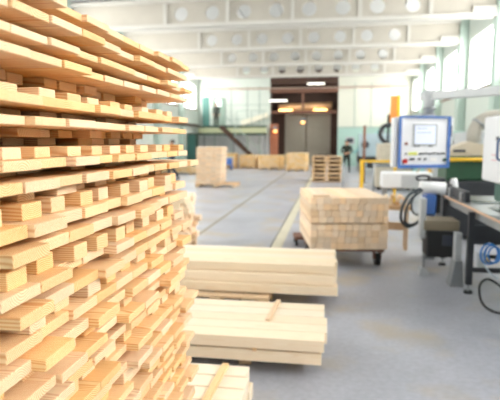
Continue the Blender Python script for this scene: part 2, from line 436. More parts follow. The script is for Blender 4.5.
MB().bar((x0, -.45, PZ + .95), (x1, -.45, 1.0), .05, .05).build('handrail', SEAM, t)
for u in (.02, .35, .67, .98):
    xx = x0 + (x1 - x0) * u; zz = PZ * (1 - u); B(xx - .02, -.47, zz, xx + .02, -.43, zz + .97).build('rail_post', SEAM, t)
d2 = hroot('door_2')
B(-8.2, YF - .06, PZ, -7.3, YF - .001, PZ + 2.0).build('door_leaf', mat('door_pale_green', (150, 172, 160), .6), d2)
B(-7.98, YF - .075, PZ + 1.45, -7.62, YF - .061, PZ + 1.85).build('door_pane', mat('daylit_pane_door', (250, 252, 252), .5, emit=((250, 252, 255), 5.0)), d2)
B(-8.75, YF - .9, PZ, -8.25, YF - .84, PZ + 2.0).build('open_leaf', mat('door_green', (64, 110, 104), .6), d2)
dg_ = thing('wall_duct', 'pale slanted duct rising along the far wall towards the gate', 'duct', (0, YF - .28, 0))
MB().bar((-6.1, 0, 2.95), (-4.25, 0, 3.5), .3, .34).build('duct_run', mat('pale_duct', (236, 232, 214), .5), dg_)
for xx, zz in ((-5.7, 3.07), (-4.6, 3.4)): B(xx - .04, .0, zz - .19, xx + .04, .28, zz + .19).build('strap', GREY, dg_)
ml = MB().bar((XL + .36, 21, 2.75), (XL + .36, 33.9, 2.75), .1, .14)
tag(ml.build('wall_rail', BROWN), 'brown horizontal rail fixed along the left hall wall', 'rail')
t = thing('wall_cabinet', 'narrow dark green cabinet against the left hall wall', 'cabinet', (-8.75, 31.5, 0))
B(-.3, -.3, .05, .3, .3, 2.2).build('body', DGREEN, t, bevel=.01); B(-.26, -.33, .15, .26, -.3, 2.1).build('door', mat('door_green', (64, 110, 104)), t)

# ------------------------------------------------------------------ boards
BM = {}
def board_mesh(L, W, T, m, bev=.0016):
    k = (round(L, 3), round(W, 3), round(T, 4), m.name)
    if k in BM: return BM[k]
    mb = B(-L / 2, -W / 2, -T / 2, L / 2, W / 2, T / 2)
    me = bpy.data.meshes.new('board'); me.from_pydata(mb.v, [], mb.f)
    bm = bmesh.new(); bm.from_mesh(me); bmesh.ops.recalc_face_normals(bm, faces=bm.faces)
    bmesh.ops.bevel(bm, geom=list(bm.edges), offset=bev, segments=1, affect='EDGES'); bm.to_mesh(me); bm.free()
    me.materials.append(m); BM[k] = me
    return me
def board(name, L, W, T, m, loc, rz=0, label=None, cat='plank', group=None, parent=None, bev=.0016):
    o = bpy.data.objects.new(name, board_mesh(L, W, T, m, bev)); col.objects.link(o)
    o.location = loc; o.rotation_euler[2] = rz
    if parent: o.parent = parent
    if label: tag(o, label, cat, group)
    return o

# ------------------------------------------------------------------ the tall stack of planks
FX = -.58                                  # the face of the stack, seen from the aisle
seq = [(1.955, 'P'), (1.937, 'R'), (1.912, 'P'), (1.894, 'R'), (1.866, 'P'), (1.849, 'R'), (1.828, 'P'), (1.810, 'R'), (1.786, 'D'), (1.765, 'B'),
       (1.745, 'P'), (1.724, 'R'), (1.702, 'P'), (1.683, 'R'), (1.661, 'D'), (1.640, 'B'), (1.616, 'P'), (1.595, 'R'), (1.574, 'P'), (1.551, 'R'),
       (1.526, 'B'), (1.491, 'P'), (1.464, 'R'), (1.447, 'P'), (1.420, 'D'), (1.404, 'B'), (1.366, 'P'), (1.341, 'R'), (1.321, 'P'), (1.295, 'B'),
       (1.257, 'P'), (1.231, 'R'), (1.215, 'P'), (1.188, 'B')]
z = 1.152
while z > .30:
    for dz, ty in ((.023, 'P'), (.028, 'R'), (.023, 'P'), (.036, 'B')):
        seq.append((z, ty)); z -= dz
seq.append((z, None))
pl_lab = {'P': ('pine_plank', 'flat pine plank jutting end-on from the face of the tall layered stack', 'plank', 'planks jutting from the tall stack'),
          'B': ('pine_block', 'short square-ended pine block standing between plank layers of the tall stack', 'block', 'pine blocks between the plank layers'),
          'R': ('pine_batten', 'pine batten set back in the gap between planks of the tall stack', 'batten', 'battens deep between the plank layers')}
pl_lab['D'] = pl_lab['R']
ORD = 'first second third fourth fifth sixth seventh eighth ninth tenth eleventh twelfth thirteenth fourteenth fifteenth sixteenth seventeenth eighteenth nineteenth twentieth'.split()
ORD += ['twenty-' + q for q in ORD[:9]] + ['thirtieth'] + ['thirty-' + q for q in ORD[:9]]
prow = 0
rest = MB(); nb = {'P': 0, 'B': 0, 'R': 0, 'D': 0}
LB = .92
for li in range(len(seq) - 1):
    zt, ty = seq[li]; zb = seq[li + 1][0]; T = zt - zb - .0006
    upper = zt > 1.56
    if ty == 'P': prow += 1
    y = (.66 if upper else .76) + rng.uniform(0, .09)
    yend = {'P': 2.03, 'B': 1.99, 'R': 1.93, 'D': 1.9}[ty] + rng.uniform(-.05, .04)
    lay = rng.uniform(-.012, .012)
    while y < yend - .05:
        if ty == 'P': W = rng.choice((.118, .122, .126)); gap = .0012
        elif ty == 'B': W = rng.choice((.058, .064, .07)); gap = rng.choice((.123, .126, .12)) - W
        else: W = rng.choice((.06, .075, .09)); gap = rng.choice((.01, .03, .05)) if upper else .124 - W
        if ty == 'P': xe = FX + lay + (rng.uniform(-.018, .014) if upper else rng.uniform(-.026, .018))
        elif ty == 'B': xe = FX - (.03 if upper else .03) + lay + rng.uniform(-.014, .01)
        elif ty == 'R': xe = FX - (.13 if upper else .065) + rng.uniform(-.03, .03)
        else: xe = FX - .2 + rng.uniform(-.04, .05)
        c = (xe - LB / 2, y + W / 2, (zt + zb) / 2)
        pa = project((xe, y + W / 2, zt)); pb = project((xe, y + W, zb)); pc = project((xe, y, zb))
        vis = any(-4 < p[0] < 504 and -4 < p[1] < 404 for p in (pa, pb, pc))
        if vis and y > .5:
            n, l, ca, g = pl_lab[ty]; nb[ty] += 1
            od = ORD[prow - 1]
            if ty == 'P': l = 'pine plank jutting end-on in the %s plank layer from the tall stack top' % od if prow > 1 else 'pine plank in the topmost layer of the tall stack'; g = '%s plank layer of the tall stack' % od
            elif ty == 'B': l = 'short pine block under the %s plank layer counted from the tall stack top' % od; g = 'blocks under the %s plank layer' % od
            else: l = 'recessed pine batten in the gap under the %s plank layer of the tall stack' % od; g = 'battens under the %s plank layer' % od
            o = board(n, LB, W, round(T, 4), PINE, c, 0, l, ca, g)
            o.rotation_euler = (0, 0, R(rng.uniform(-.25, .25)) if ty != 'P' else 0)
        else:
            rest.box(xe - LB, y, zb + .0003, xe, y + W, zt - .0003)
        y += W + gap
print('tall stack', nb)
o = rest.build('stacked_planks', PINE); tag(o, 'lower layers of loose pine planks under the tall plank stack', 'planks', kind='stuff')
def pallet(loc, rz=0, w=1.2, d=.8, label='', group=None, m=PALLETW, h=.144, slat_n=5):
    t = thing('pallet', label, 'pallet', loc, rz, group)
    for i in range(slat_n):
        y = -d / 2 + (d - .1) * i / (slat_n - 1); B(-w / 2, y, h - .022, w / 2, y + .1, h).build('top_slat', m, t)
    for y in (-d / 2, -.05, d / 2 - .1):
        B(-w / 2, y, 0, w / 2, y + .1, .022).build('bottom_slat', m, t)
        for x in (-w / 2, -.07, w / 2 - .14): B(x, y, .022, x + .14, y + .1, h - .044).build('block', m, t)
    for x in (-w / 2, -.05, w / 2 - .1): B(x, -d / 2, h - .044, x + .1, d / 2, h - .022).build('cross_slat', m, t)
    return t
zp = seq[-1][0]
pallet((FX - .53, 1.37, 0), R(90), 1.25, .85, 'wooden pallet at the foot of the tall plank stack', h=.144)
for yy in (.95, 1.37, 1.8): board('bearer', .86, .1, zp - .146, PALLETW, (FX - .52, yy, .145 + (zp - .146) / 2), 0, 'thick wooden bearer under the tall plank stack', 'bearer', 'bearers under the tall stack')

# ------------------------------------------------------------------ beams stacked on the floor in the aisle
def lumber(xr, y0, n, W, T, L, z, m, name, label, group, jit=.02, gap=.011, cat='beam'):
    for i in range(n):
        d = rng.uniform(-jit, jit)
        board(name, L, W, T, m, (xr + d - L / 2, y0 + (i + .5) * (W + gap), z + T / 2), 0, label, cat, group, bev=.003)
# stack with two layers of beams
for xx in (-.6, -1.3): board('bearer', .62, .09, .098, PALLETW, (xx, 3.83, .049), R(90), 'square bearer under the two-layer beam stack', 'bearer', 'bearers of the two-layer stack')
lumber(-.03, 3.36, 5, .15, .083, 1.6, .1, PALE, 'pine_beam', 'pale pine beam in the bottom layer of the two-layer stack', 'bottom layer of the two-layer stack', .015)
for xx in (-.5, -1.3): board('spacer_batten', .84, .03, .013, PINE, (xx, 3.76, .1905), R(90), 'thin spacer batten between the two beam layers', 'batten', 'spacers of the two-layer stack')
lumber(-.02, 3.35, 5, .15, .085, 1.6, .198, PALE, 'pine_beam', 'pale pine beam in the top layer of the two-layer stack', 'top layer of the two-layer stack', .03)
board('loose_batten', .5, .035, .018, PINE, (-.43, 3.93, .2925), R(86), 'thin batten lying loose across the top of the two-layer beam stack', 'batten')
# stack on the pallet behind it
pallet((-1.1, 5.12, 0), 0, 1.06, .84, 'wooden pallet under the three-layer beam stack', h=.138)
for k_, (xr, y0) in enumerate(((.10, 4.85), (.06, 4.9), (.085, 4.96))):
    lumber(xr, y0, 5, .148, .089, 2.1, .139 + k_ * .0945, PALE, 'pine_beam', 'pale pine beam in the %s layer of the stack on a pallet' % ('bottom', 'middle', 'top')[k_], '%s layer of the pallet beam stack' % ('bottom', 'middle', 'top')[k_], .012)
# near stack, mostly behind the tall one
for xx in (-.65, -1.2): board('bearer', .72, .09, .1, PALLETW, (xx, 2.52, .05), R(90), 'square bearer under the low beam stack beside the tall plank stack', 'bearer', 'bearers of the low beam stack')
for k_ in range(2):
    lumber(-.44 - .02 * k_, 2.17, 5, .132, .09, .95, .101 + k_ * .0955, PALE, 'pine_beam', 'pale pine beam in the %s layer of the low stack beside the tall plank stack' % ('bottom', 'top')[k_], '%s layer of the low beam stack' % ('bottom', 'top')[k_], .02)
board('loose_batten', .74, .04, .02, PINE, (-.62, 2.5, .2955), R(88), 'batten lying across the top of the low beam stack', 'batten')
# stack behind the tall one
z = .145
pallet((-2.68, 7.35, 0), 0, 1.15, .8, 'wooden pallet under the uneven beam stack behind the tall planks', h=.144)
for k_ in range(8):
    T = .085
    lumber(-2.06 + rng.uniform(-.08, .0), 6.95, 5, .148, T - .002, 1.15, z, PALE if k_ > 4 else ENDW, 'pine_beam', 'pine beam of the uneven stack behind the tall planks', 'uneven beam stack', .06)
    z += T + .003

# ------------------------------------------------------------------ timber block on the wheeled cart
CR = R(9.0); C0 = Vector((-.228, 6.41, 0))
ux = Vector((math.cos(CR), math.sin(CR), 0)); uy = Vector((-math.sin(CR), math.cos(CR), 0))
def cpos(a, b, z): return C0 + ux * a + uy * b + Vector((0, 0, z))
ct = thing('timber_cart', 'low dark wheeled cart carrying the square block of timber', 'cart', tuple(cpos(.505, .72, 0)), CR)
B(-.47, -.66, .215, -.38, .66, .262).build('frame_rail', RUST, ct); B(.38, -.66, .215, .47, .66, .262).build('frame_rail', RUST, ct)
B(-.38, -.62, .215, .38, -.52, .262).build('cross_rail', RUST, ct); B(-.38, .52, .215, .38, .62, .262).build('cross_rail', RUST, ct)
for sx_ in (-.4, .42):
    for sy_ in (-.5, .5):
        wq = MB().cyl((sx_ - .03, sy_, .085), (sx_ + .03, sy_, .085), .085, 18).build('wheel', BLACK, ct, smooth=True)
        MB().cyl((sx_ - .035, sy_, .085), (sx_ + .035, sy_, .085), .03, 10).build('hub', GREY, wq)
        MB().box(sx_ - .05, sy_ - .04, .09, sx_ - .037, sy_ + .04, .215).box(sx_ + .037, sy_ - .04, .09, sx_ + .05, sy_ + .04, .215).box(sx_ - .05, sy_ - .05, .2, sx_ + .05, sy_ + .05, .215).build('caster_fork', RUST, ct)
for bi, zb in enumerate((.264, .61)):
    nm = ('lower', 'upper')[bi]
    zz = zb; 
    for r_ in range(4):
        a = 0
        while a < .97:
            W = rng.choice((.075, .09, .09, .105)); W = min(W, 1.0 - a)
            if 1.0 - a - W < .05: W = 1.0 - a
            d = rng.uniform(-.012, .008)
            board('timber_beam', 1.42, round(W - .004, 3), .0808, ENDW, tuple(cpos(a + W / 2, .71 + d, zz + .041)), CR + R(90),
                  'square-sawn timber in the %s row from the bottom of the %s bundle on the cart' % (ORD[r_], nm), 'timber', '%s row of the %s cart bundle' % (ORD[r_], nm), bev=.002)
            a += W
        zz += .0828
for a in (.12, .85): board('spacer_batten', .06, 1.3, .01, PALLETW, tuple(cpos(a, .71, .6018)), CR, 'thin spacer between the two timber bundles on the cart', 'batten', 'spacers of the cart bundles', bev=.001)
board('loose_batten', .22, .06, .03, ENDW, tuple(cpos(.14, .06, .957)), CR, 'short offcut lying on the front corner of the cart timber block', 'offcut')
t = thing('floor_trolley', 'small rust-red trolley end showing behind the timber block', 'trolley', (-.4, 7.98, 0), R(9))
B(-.14, -.12, .1, .14, .3, .15).build('deck', RUST, t)
for a in (-.11, .11):
    for b_ in (-.07, .22): MB().cyl((a - .02, b_, .05), (a + .02, b_, .05), .05, 12).build('wheel', BLACK, t)

# ------------------------------------------------------------------ far bundles, pallets
def bundle(loc, w, d, h, rz, label, m=FARW, group=None, bt=.06, pal=True, pw=None, lean=0):
    t = thing('timber_bundle', label, 'timber', loc, rz, group)
    mb = MB(); z = .13 if pal else .05
    n = max(2, int((h - z) / bt)); nb_ = max(3, int(w / .16))
    for i in range(n):
        off = lean * i / n + rng.uniform(-.015, .015)
        for j in range(nb_):
            x = -w / 2 + w * j / nb_; dd = rng.uniform(-.02, .02)
            mb.box(x + off + .003, -d / 2 + dd, z + i * bt, x + off + w / nb_ - .003, d / 2 + dd, z + i * bt + bt - .006)
    o = mb.build('boards', m, t); o['kind'] = 'stuff'
    pw = pw or w
    for i in range(3): B(-w / 2 + (pw - .12) * i / 2, -d / 2, 0, -w / 2 + (pw - .12) * i / 2 + .12, d / 2, .09).build('skid', PALLETW, t)
    for i in range(4): B(-w / 2, -d / 2 + (d - .12) * i / 3, .09, -w / 2 + pw, -d / 2 + (d - .12) * i / 3 + .12, .125).build('deck_slat', PALLETW, t)
    return t
bundle((-4.42, 18.4, 0), .95, 1.0, 1.5, 0, 'tall pale stack of boards standing alone on a pallet', ENDW, None, .045, True, 1.5, .06)
bundle((-5.0, 31.6, 0), 1.05, 1.3, .88, R(-9), 'low brown timber bundle left of two others before the gate', FARW, None, .09)
bundle((-3.5, 30.6, 0), 1.3, 1.3, .92, R(-9), 'low timber bundle in the middle of the three before the gate', FARW, None, .09)
bundle((-1.85, 29.4, 0), 1.15, 1.3, 1.05, R(-5), 'palest and tallest of three low timber bundles before the gate', FARW, None, .09)
bundle((-6.3, 31.2, 0), .95, 1.2, .95, 0, 'brown timber bundle behind the tall pale board stack', FARW, None, .09)
bundle((-7.0, 25.2, 0), 3.2, 1.0, .42, 0, 'very low wide timber pile near the left wall', FARW, None, .09)
def open_pallet(loc, label, group):
    t = thing('pallet', label, 'pallet', loc, 0, group)
    for i in range(7): B(-.29, -.5 + i * .15, .135, .29, -.37 + i * .15, .175).build('top_slat', PALLETW, t)
    for x in (-.29, .22): B(x, -.5, .03, x + .07, .53, .135).build('stringer', PALLETW, t)
    B(-.215, .1, .03, .215, .16, .135).build('gap_shade_board', BROWN, t)  # dark board added to close the view, painting in the shade between slats
    for i in range(4): B(-.29, -.5 + i * .3, 0, .29, -.37 + i * .3, .03).build('bottom_slat', PALLETW, t)
    return t
for cx, nm in ((-.42, 'the pale timber bundle'), (.2, 'the yellow rail')):
    q0 = None
    for i in range(6):
        lab = '%s wooden pallet from the floor in the pile closer to %s' % (ORD[i], nm); g = 'pallet pile closer to %s' % nm
        if q0 is None: q0 = open_pallet((cx, 21.4, 0), lab, g); continue
        q = copy_tree(q0); q.location = (cx + rng.uniform(-.012, .012), 21.4 + rng.uniform(-.03, .03), i * .1765); q['label'] = lab
t = thing('work_trolley', 'small blue wheeled work stand between the far timber bundles', 'trolley', (-5.95, 29.3, 0))
B(-.22, -.2, .3, .22, .2, .7).build('body', BLUE, t, bevel=.02); B(-.24, -.22, .7, .24, .22, .76).build('top', LGREY, t)
for a in (-.17, .17):
    for b_ in (-.15, .15): B(a - .03, b_ - .03, .06, a + .03, b_ + .03, .3).build('leg', BLUE, t); MB().cyl((a - .02, b_, .04), (a + .02, b_, .04), .04, 10).build('wheel', BLACK, t)
t = thing('machine_cabinet', 'dark grey upright cabinet between the far timber bundles', 'cabinet', (-6.65, 30.0, 0))
B(-.22, -.22, .04, .22, .22, .95).build('body', DARK, t, bevel=.02); B(-.18, -.24, .5, .18, -.22, .85).build('door', BTN, t)

# ------------------------------------------------------------------ people
SKIN = mat('skin', (206, 158, 130), .6)
def person(loc, rz, label, jacket, trousers, pose, hairc=(40, 32, 28), h=1.76):
    t = thing('person', label, 'person', loc, rz)
    V = {}; E_ = []; order = []
    def jn(n, p, r, par=None):
        V[n] = (Vector(p), r); order.append(n)
        if par: E_.append((par, n))
    jn('pelvis', (0, 0, .95), .15); jn('waist', (0, 0, 1.1), .135, 'pelvis'); jn('chest', (0, -.01, 1.3), .165, 'waist'); jn('upchest', (0, 0, 1.42), .13, 'chest')
    jn('neck', (0, -.005, 1.5), .058, 'upchest'); jn('jaw', (0, -.03, 1.56), .07, 'neck'); jn('head', (0, -.01, 1.64), .092, 'jaw'); jn('crown', (0, 0, 1.71), .068, 'head')
    for s in (-1, 1):
        k = 'LR'[s > 0]; P = pose[k]
        jn('hip' + k, (s * .1, 0, .88), .105, 'pelvis')
        jn('knee' + k, P['knee'], .066, 'hip' + k); jn('calf' + k, (Vector(P['knee']) * .6 + Vector(P['ankle']) * .4) + Vector((0, .015, 0)), .06, 'knee' + k)
        jn('ankle' + k, P['ankle'], .043, 'calf' + k)
        an = Vector(P['ankle']); jn('heel' + k, an + Vector((0, .01, -.045)), .04, 'ankle' + k); jn('toe' + k, an + Vector((0, -.17, -.06)), .036, 'heel' + k)
        jn('sh' + k, (s * .2, 0, 1.41), .072, 'upchest'); jn('elb' + k, P['elbow'], .05, 'sh' + k); jn('wr' + k, P['wrist'], .033, 'elb' + k)
        wr = Vector(P['wrist']); d = (wr - Vector(P['elbow'])).normalized(); d = (d * .4 + Vector(P['hand'])).normalized()
        jn('palm' + k, wr + d * .07, .034, 'wr' + k)
        sd = d.cross(Vector((1, 0, 0))).normalized()
        for fi, off in enumerate((-.03, -.01, .01, .03)):
            L_ = (.06, .072, .068, .05)[fi]
            jn('f%d%s' % (fi, k), wr + d * .1 + sd * off, .0095, 'palm' + k); jn('g%d%s' % (fi, k), wr + d * (.1 + L_) + sd * off + Vector((-s * .012, 0, 0)), .008, 'f%d%s' % (fi, k))
        jn('th' + k, wr + d * .06 - sd * .055, .011, 'palm' + k)
    idx = {n: i for i, n in enumerate(order)}
    me = bpy.data.meshes.new('body'); me.from_pydata([V[n][0] * (h / 1.78) for n in order], [(idx[a], idx[b]) for a, b in E_], [])
    o = bpy.data.objects.new('body', me); col.objects.link(o)
    md = o.modifiers.new('skin', 'SKIN'); md.use_smooth_shade = True
    for i, n in enumerate(order):
        sv = me.skin_vertices[0].data[i]; r_ = V[n][1]
        sv.radius = (r_ * 1.15, r_ * .8) if n in ('chest', 'waist', 'pelvis', 'upchest') else (r_, r_)
        sv.use_root = n == 'pelvis'
    o.modifiers.new('sub', 'SUBSURF').levels = 1
    dg = bpy.context.evaluated_depsgraph_get(); dg.update()
    nm = bpy.data.meshes.new_from_object(o.evaluated_get(dg))
    o.modifiers.clear(); o.data = nm; nm.materials.clear()
    for m_ in (SKIN, jacket, trousers, BLACK): nm.materials.append(m_)
    hand = [V['palm' + k][0] * (h / 1.78) for k in 'LR']
    for p in nm.polygons:
        c = p.center; zc = c.z / h * 1.78; p.use_smooth = True
        if zc > 1.5 and abs(c.x) < .13: p.material_index = 0
        elif min((c - q).length for q in hand) < .11: p.material_index = 0
        elif zc < .12: p.material_index = 3
        elif zc < .98 and abs(c.x) < .3 and not (abs(c.x) > .17 and zc > .9): p.material_index = 2
        else: p.material_index = 1
    o.parent = t
    # hair cap and face
    hb = bmesh.new(); bmesh.ops.create_uvsphere(hb, u_segments=14, v_segments=10, radius=.105)
    for v in hb.verts:
        v.co.z = v.co.z * 1.05 if v.co.z > -.01 else v.co.z * (.7 if v.co.y > 0 else .05)
    hm = bpy.data.meshes.new('hair'); hb.to_mesh(hm); hb.free(); hm.materials.append(mat('hair_%d' % hairc[0], hairc, .7))
    ho = bpy.data.objects.new('hair', hm); col.objects.link(ho); ho.parent = t; ho.location = (0, .012, 1.672 * h / 1.78)
    s_ = h / 1.78
    fc = MB(); fc.cyl((0, -.09 * s_, 1.645 * s_), (0, -.118 * s_, 1.612 * s_), .008, 8, .015); fc.build('nose', SKIN, t, smooth=True)
    for a in (-.034, .034): MB().cyl((a, -.085 * s_, 1.648 * s_), (a, -.096 * s_, 1.648 * s_), .01, 8).build('eye', BLACK, t)
    B(-.025, -.1 * s_, 1.566 * s_, .025, -.085 * s_, 1.574 * s_).build('mouth', mat('lips', (150, 90, 80)), t)
    for a in (-1, 1): MB().cyl((a * .088, 0, 1.63 * s_), (a * .1, .01, 1.635 * s_), .028, 10, .02).build('ear', SKIN, t, smooth=True)
    return t
hips = {'L': dict(knee=(-.13, -.02, .49), ankle=(-.16, .01, .1), elbow=(-.29, .03, 1.14), wrist=(-.12, -.17, 1.06), hand=(.9, -.1, -.2)),
        'R': dict(knee=(.13, -.02, .49), ankle=(.16, .01, .1), elbow=(.29, .03, 1.14), wrist=(.13, -.18, 1.1), hand=(-.9, -.1, -.2))}
walk = {'L': dict(knee=(-.1, -.16, .5), ankle=(-.1, -.2, .1), elbow=(-.27, .08, 1.14), wrist=(-.26, .02, .9), hand=(0, -.2, -1)),
        'R': dict(knee=(.1, .02, .5), ankle=(.1, .26, .13), elbow=(.27, -.02, 1.14), wrist=(.25, -.18, .95), hand=(0, -.3, -1))}
stand = {'L': dict(knee=(-.1, -.01, .49), ankle=(-.1, .01, .1), elbow=(-.26, .03, 1.14), wrist=(-.26, -.04, .9), hand=(0, -.1, -1)),
         'R': dict(knee=(.1, -.01, .49), ankle=(.1, .01, .1), elbow=(.26, .03, 1.14), wrist=(.26, -.04, .9), hand=(0, -.1, -1))}
CAMO = mat('dark_green_cloth', (44, 50, 42), .9, noise=.35, nscale=14); CAMO2 = mat('dark_green_trousers', (40, 46, 42), .9, noise=.3, nscale=14)
NAVY = mat('navy_cloth', (40, 46, 62), .9); JEANS = mat('dark_jeans', (46, 54, 74), .9)
person((.9, 27.4, 0), 0, 'person in dark green work clothes standing with hands held together in front', CAMO, CAMO2, hips)
person((-6.62, 20.6, 0), R(-75), 'person in dark clothes walking past behind the tall plank stack', NAVY, JEANS, walk)
person((-7.72, 33.85, PZ), R(10), 'person in dark clothes standing on the stair landing', mat('dark_grey_cloth', (64, 70, 66), .9), mat('dark_brown_cloth', (58, 54, 48), .9), stand, h=1.6)

# ------------------------------------------------------------------ control console on its swing arm
cn = thing('control_console', 'white control panel with blue frame and screen hung from a swing arm', 'console', (1.15, 6.5, 1.34), R(24))
cw, chh = .345, .615
B(-cw, .0, 0, cw, .12, chh).build('housing', MWHITE, cn, bevel=.008)
fr = MB(); fr.box(-cw - .012, -.03, -.012, cw + .012, 0, .03).box(-cw - .012, -.03, chh - .012, cw + .012, 0, chh + .012)
fr.box(-cw - .012, -.03, .03, -cw + .012, 0, chh - .012).box(cw - .022, -.03, .03, cw + .012, 0, chh - .012)
fr.build('blue_frame', BLUE, cn)
fp = B(-cw + .012, -.012, .03, cw - .022, 0, chh - .012).build('face_plate', mat('panel_face', (240, 241, 247), .4), cn)
B(-.17, -.02, .26, .17, -.012, .53).build('screen_bezel', LGREY, cn)
sr = B(-.145, -.024, .285, .145, -.02, .51).build('screen', SCREEN, cn)
for i, (a, b_) in enumerate(((-.12, .02), (-.12, .08))): B(a, -.026, .47 - i * .05, b_, -.0245, .478 - i * .05).build('screen_line', mat('screen_ink', (170, 180, 205)), sr)
def button(x, z, r_, m): MB().cyl((x, -.012, z), (x, -.034, z), r_, 14).build('button', m, cn, smooth=True)
button(-.27, .075, .03, REDB); button(-.26, .29, .018, mat('brown_button', (140, 80, 70))); button(.29, .09, .02, mat('green_button', (50, 90, 70)))
for i in range(9): button(-.06 + i * .042, .165 + .004 * (i % 3), .011, BTN)
for x in (-.19, -.155, -.07, .01): button(x, .1, .013, BTN)
for x in (-.14, -.09, .07, .1): button(x, .262, .008, BTN)
button(-.26, .165, .01, BTN)
B(-.22, -.018, .15, -.1, -.012, .185).build('yellow_label', LABY, cn)
B(.09, -.02, .075, .18, -.012, .115).build('small_display', mat('display_white', (252, 250, 250), .3), cn)
B(-cw - .06, .02, .0, -cw - .018, .1, chh - .01).build('side_bar', MWHITE, cn, bevel=.006)
B(cw + .018, .03, .0, cw + .05, .09, chh - .01).build('side_bar', LGREY, cn, bevel=.006)
for z in (.12, .3, .46): MB().cyl((cw + .034, .02, z), (cw + .034, .03, z), .014, 10).build('bolt', BTN, cn)
B(-.02, .04, chh, .18, .1, chh + .05).build('mount', LGREY, cn)
arm = thing('swing_arm', 'light grey swing arm of square tube above the control console', 'arm', (0, 0, 0))
pa_ = Vector((1.21, 6.6, 2.22)); dr = Vector((.777, -.629, 0)); pe = pa_ + dr * 2.75
MB().cyl((1.21, 6.585, 2.01), (1.21, 6.585, 2.29), .062, 18).build('drop_tube', LGREY, arm, smooth=True)
MB().cyl((1.21, 6.585, 2.05), (1.21, 6.585, 2.08), .075, 18).build('collar', GREY, arm, smooth=True)
MB().bar(pa_ - dr * .1, pe, .1, .1).build('boom', mat('boom_paint', (216, 219, 222), .45), arm, bevel=.008)
MB().bar((pe.x - .04, pe.y, 0), (pe.x - .04, pe.y, 2.165), .14, .14, (0, 1, 0)).build('post', LGREY, arm)
MB().box(pe.x - .2, pe.y - .16, 0, pe.x + .12, pe.y + .16, .02).build('base_plate', GREY, arm)
# ------------------------------------------------------------------ infeed table of the planer
it = thing('planing_machine', 'planing machine with steel infeed table, copper edge strip and white hood', 'machine', (1.55, 5.6, 0))
B(0, -1.5, .9, 1.15, 1.42, .94).build('tabletop', TABLE, it, bevel=.004)
B(-.02, -1.5, .918, -.001, 1.42, .936).build('edge_strip', COPPER, it)
B(.03, .55, .941, .085, 1.4, 1.07).build('fence', DARK, it, bevel=.004)
for y in (.62, 1.2): B(.0, y, .941, .029, y + .1, 1.05).build('fence_bracket', GREY, it)
B(.03, -1.45, .82, .07, 1.4, .9).build('side_rail', GREY, it)
for y in (.02, -1.35, 1.3):
    for x in (-.055, .95):
        lg = B(x, y, .1, x + .062, y + .062, .9).build('leg', DARK, it)
        MB().cyl((x + .03, y + .03, .03), (x + .03, y + .03, .1), .012, 10).build('foot_screw', GREY, lg)
        MB().cyl((x + .03, y + .03, 0), (x + .03, y + .03, .03), .045, 14).build('foot_pad', BLACK, lg)
B(.01, .03, .55, .95, .07, .76).build('apron', DARK, it)
B(.01, .03, .24, .95, .07, .29).build('lower_rail', DARK, it)
B(.15, -.2, .945, .42, .1, .95).build('table_reflection', mat('dark_reflection', (70, 90, 96), .25, .3), it)  # dark reflections in the steel tabletop, painted as thin plates
B(.12, .5, .945, .45, .78, .95).build('table_reflection', mat('dark_reflection', (70, 90, 96), .25, .3), it)
# sawdust chute and support under the far end
sp_ = thing('side_support', 'dark motor box and grey upright on a foot beside the infeed table', 'machine base', (1.13, 6.1, 0))
B(.03, 0, .29, .385, .3, .6).build('motor_box', BLACK, sp_, bevel=.006)
B(.2, -.006, .43, .32, 0, .56).build('cover_plate', BTN, sp_)
B(.0, .05, .605, .4, .42, .72).build('chute', mat('dusty_steel', (142, 131, 112), .7, noise=.2, nscale=8), sp_)
B(-.04, .08, .5, .025, .22, .98).build('upright', LGREY, sp_, bevel=.004)
MB().cyl((.05, .28, .09), (.05, .28, .29), .014, 10).build('foot_rod', GREY, sp_); 
MB().prism([(-.01, 0), (.11, 0), (.09, .08), (.01, .1)], .2, .36).build('foot_block', LGREY, sp_)
gs = thing('grey_stand', 'light grey leg with flared foot beside the dark table leg', 'stand', (1.445, 5.9, 0))
B(-.01, 0, .22, .06, .12, .62).build('post', LGREY, gs, bevel=.004)
MB().prism([(-.06, 0), (.09, 0), (.062, .3), (-.012, .3)], -.03, .16).build('flared_foot', GREY, gs)
# air hoses and valves under the table
ah = thing('air_hose', 'coil of thin blue air hose hanging under the infeed table', 'hose', (1.66, 5.44, .53))
for k_ in range(3):
    pts = [(.02 * k_ + (.085 - .012 * k_) * math.cos(a), -.02 * k_, (.11 - .012 * k_) * math.sin(a) - .04) for a in [2 * math.pi * q / 22 for q in range(22)]]
    MB().tube(pts, .009, 7, True).build('loop', HOSEB, ah, smooth=True)
MB().tube(catmull([(0, 0, .08), (-.05, .01, -.1), (0, -.01, -.22), (.1, 0, -.3)]), .008, 7).build('tail', mat('clear_hose', (206, 220, 232), .3), ah, smooth=True)
av = thing('air_valve', 'air valve block with a round yellow knob under the infeed table', 'valve', (1.675, 5.535, .38))
B(-.1, 0, -.06, -.01, .07, .1).build('body', LGREY, av, bevel=.006); MB().cyl((.0, .03, .02), (.0, -.04, .02), .028, 14).build('knob', mat('bright_yellow', (250, 205, 20), .4), av, smooth=True)
B(.0, .03, .03, .3, .06, .07).build('bar', BLACK, av)
cb = MB().tube(catmull([(1.95, 5.6, .02), (1.75, 5.66, .16), (1.58, 5.42, .16), (1.54, 5.2, .05), (1.6, 5.02, .012), (1.8, 4.95, .012), (2.1, 5.0, .012)], 8), .012, 8)
tag(cb.build('power_cable', BLACK, smooth=True), 'black cable looping down to the floor beside the infeed table', 'cable')

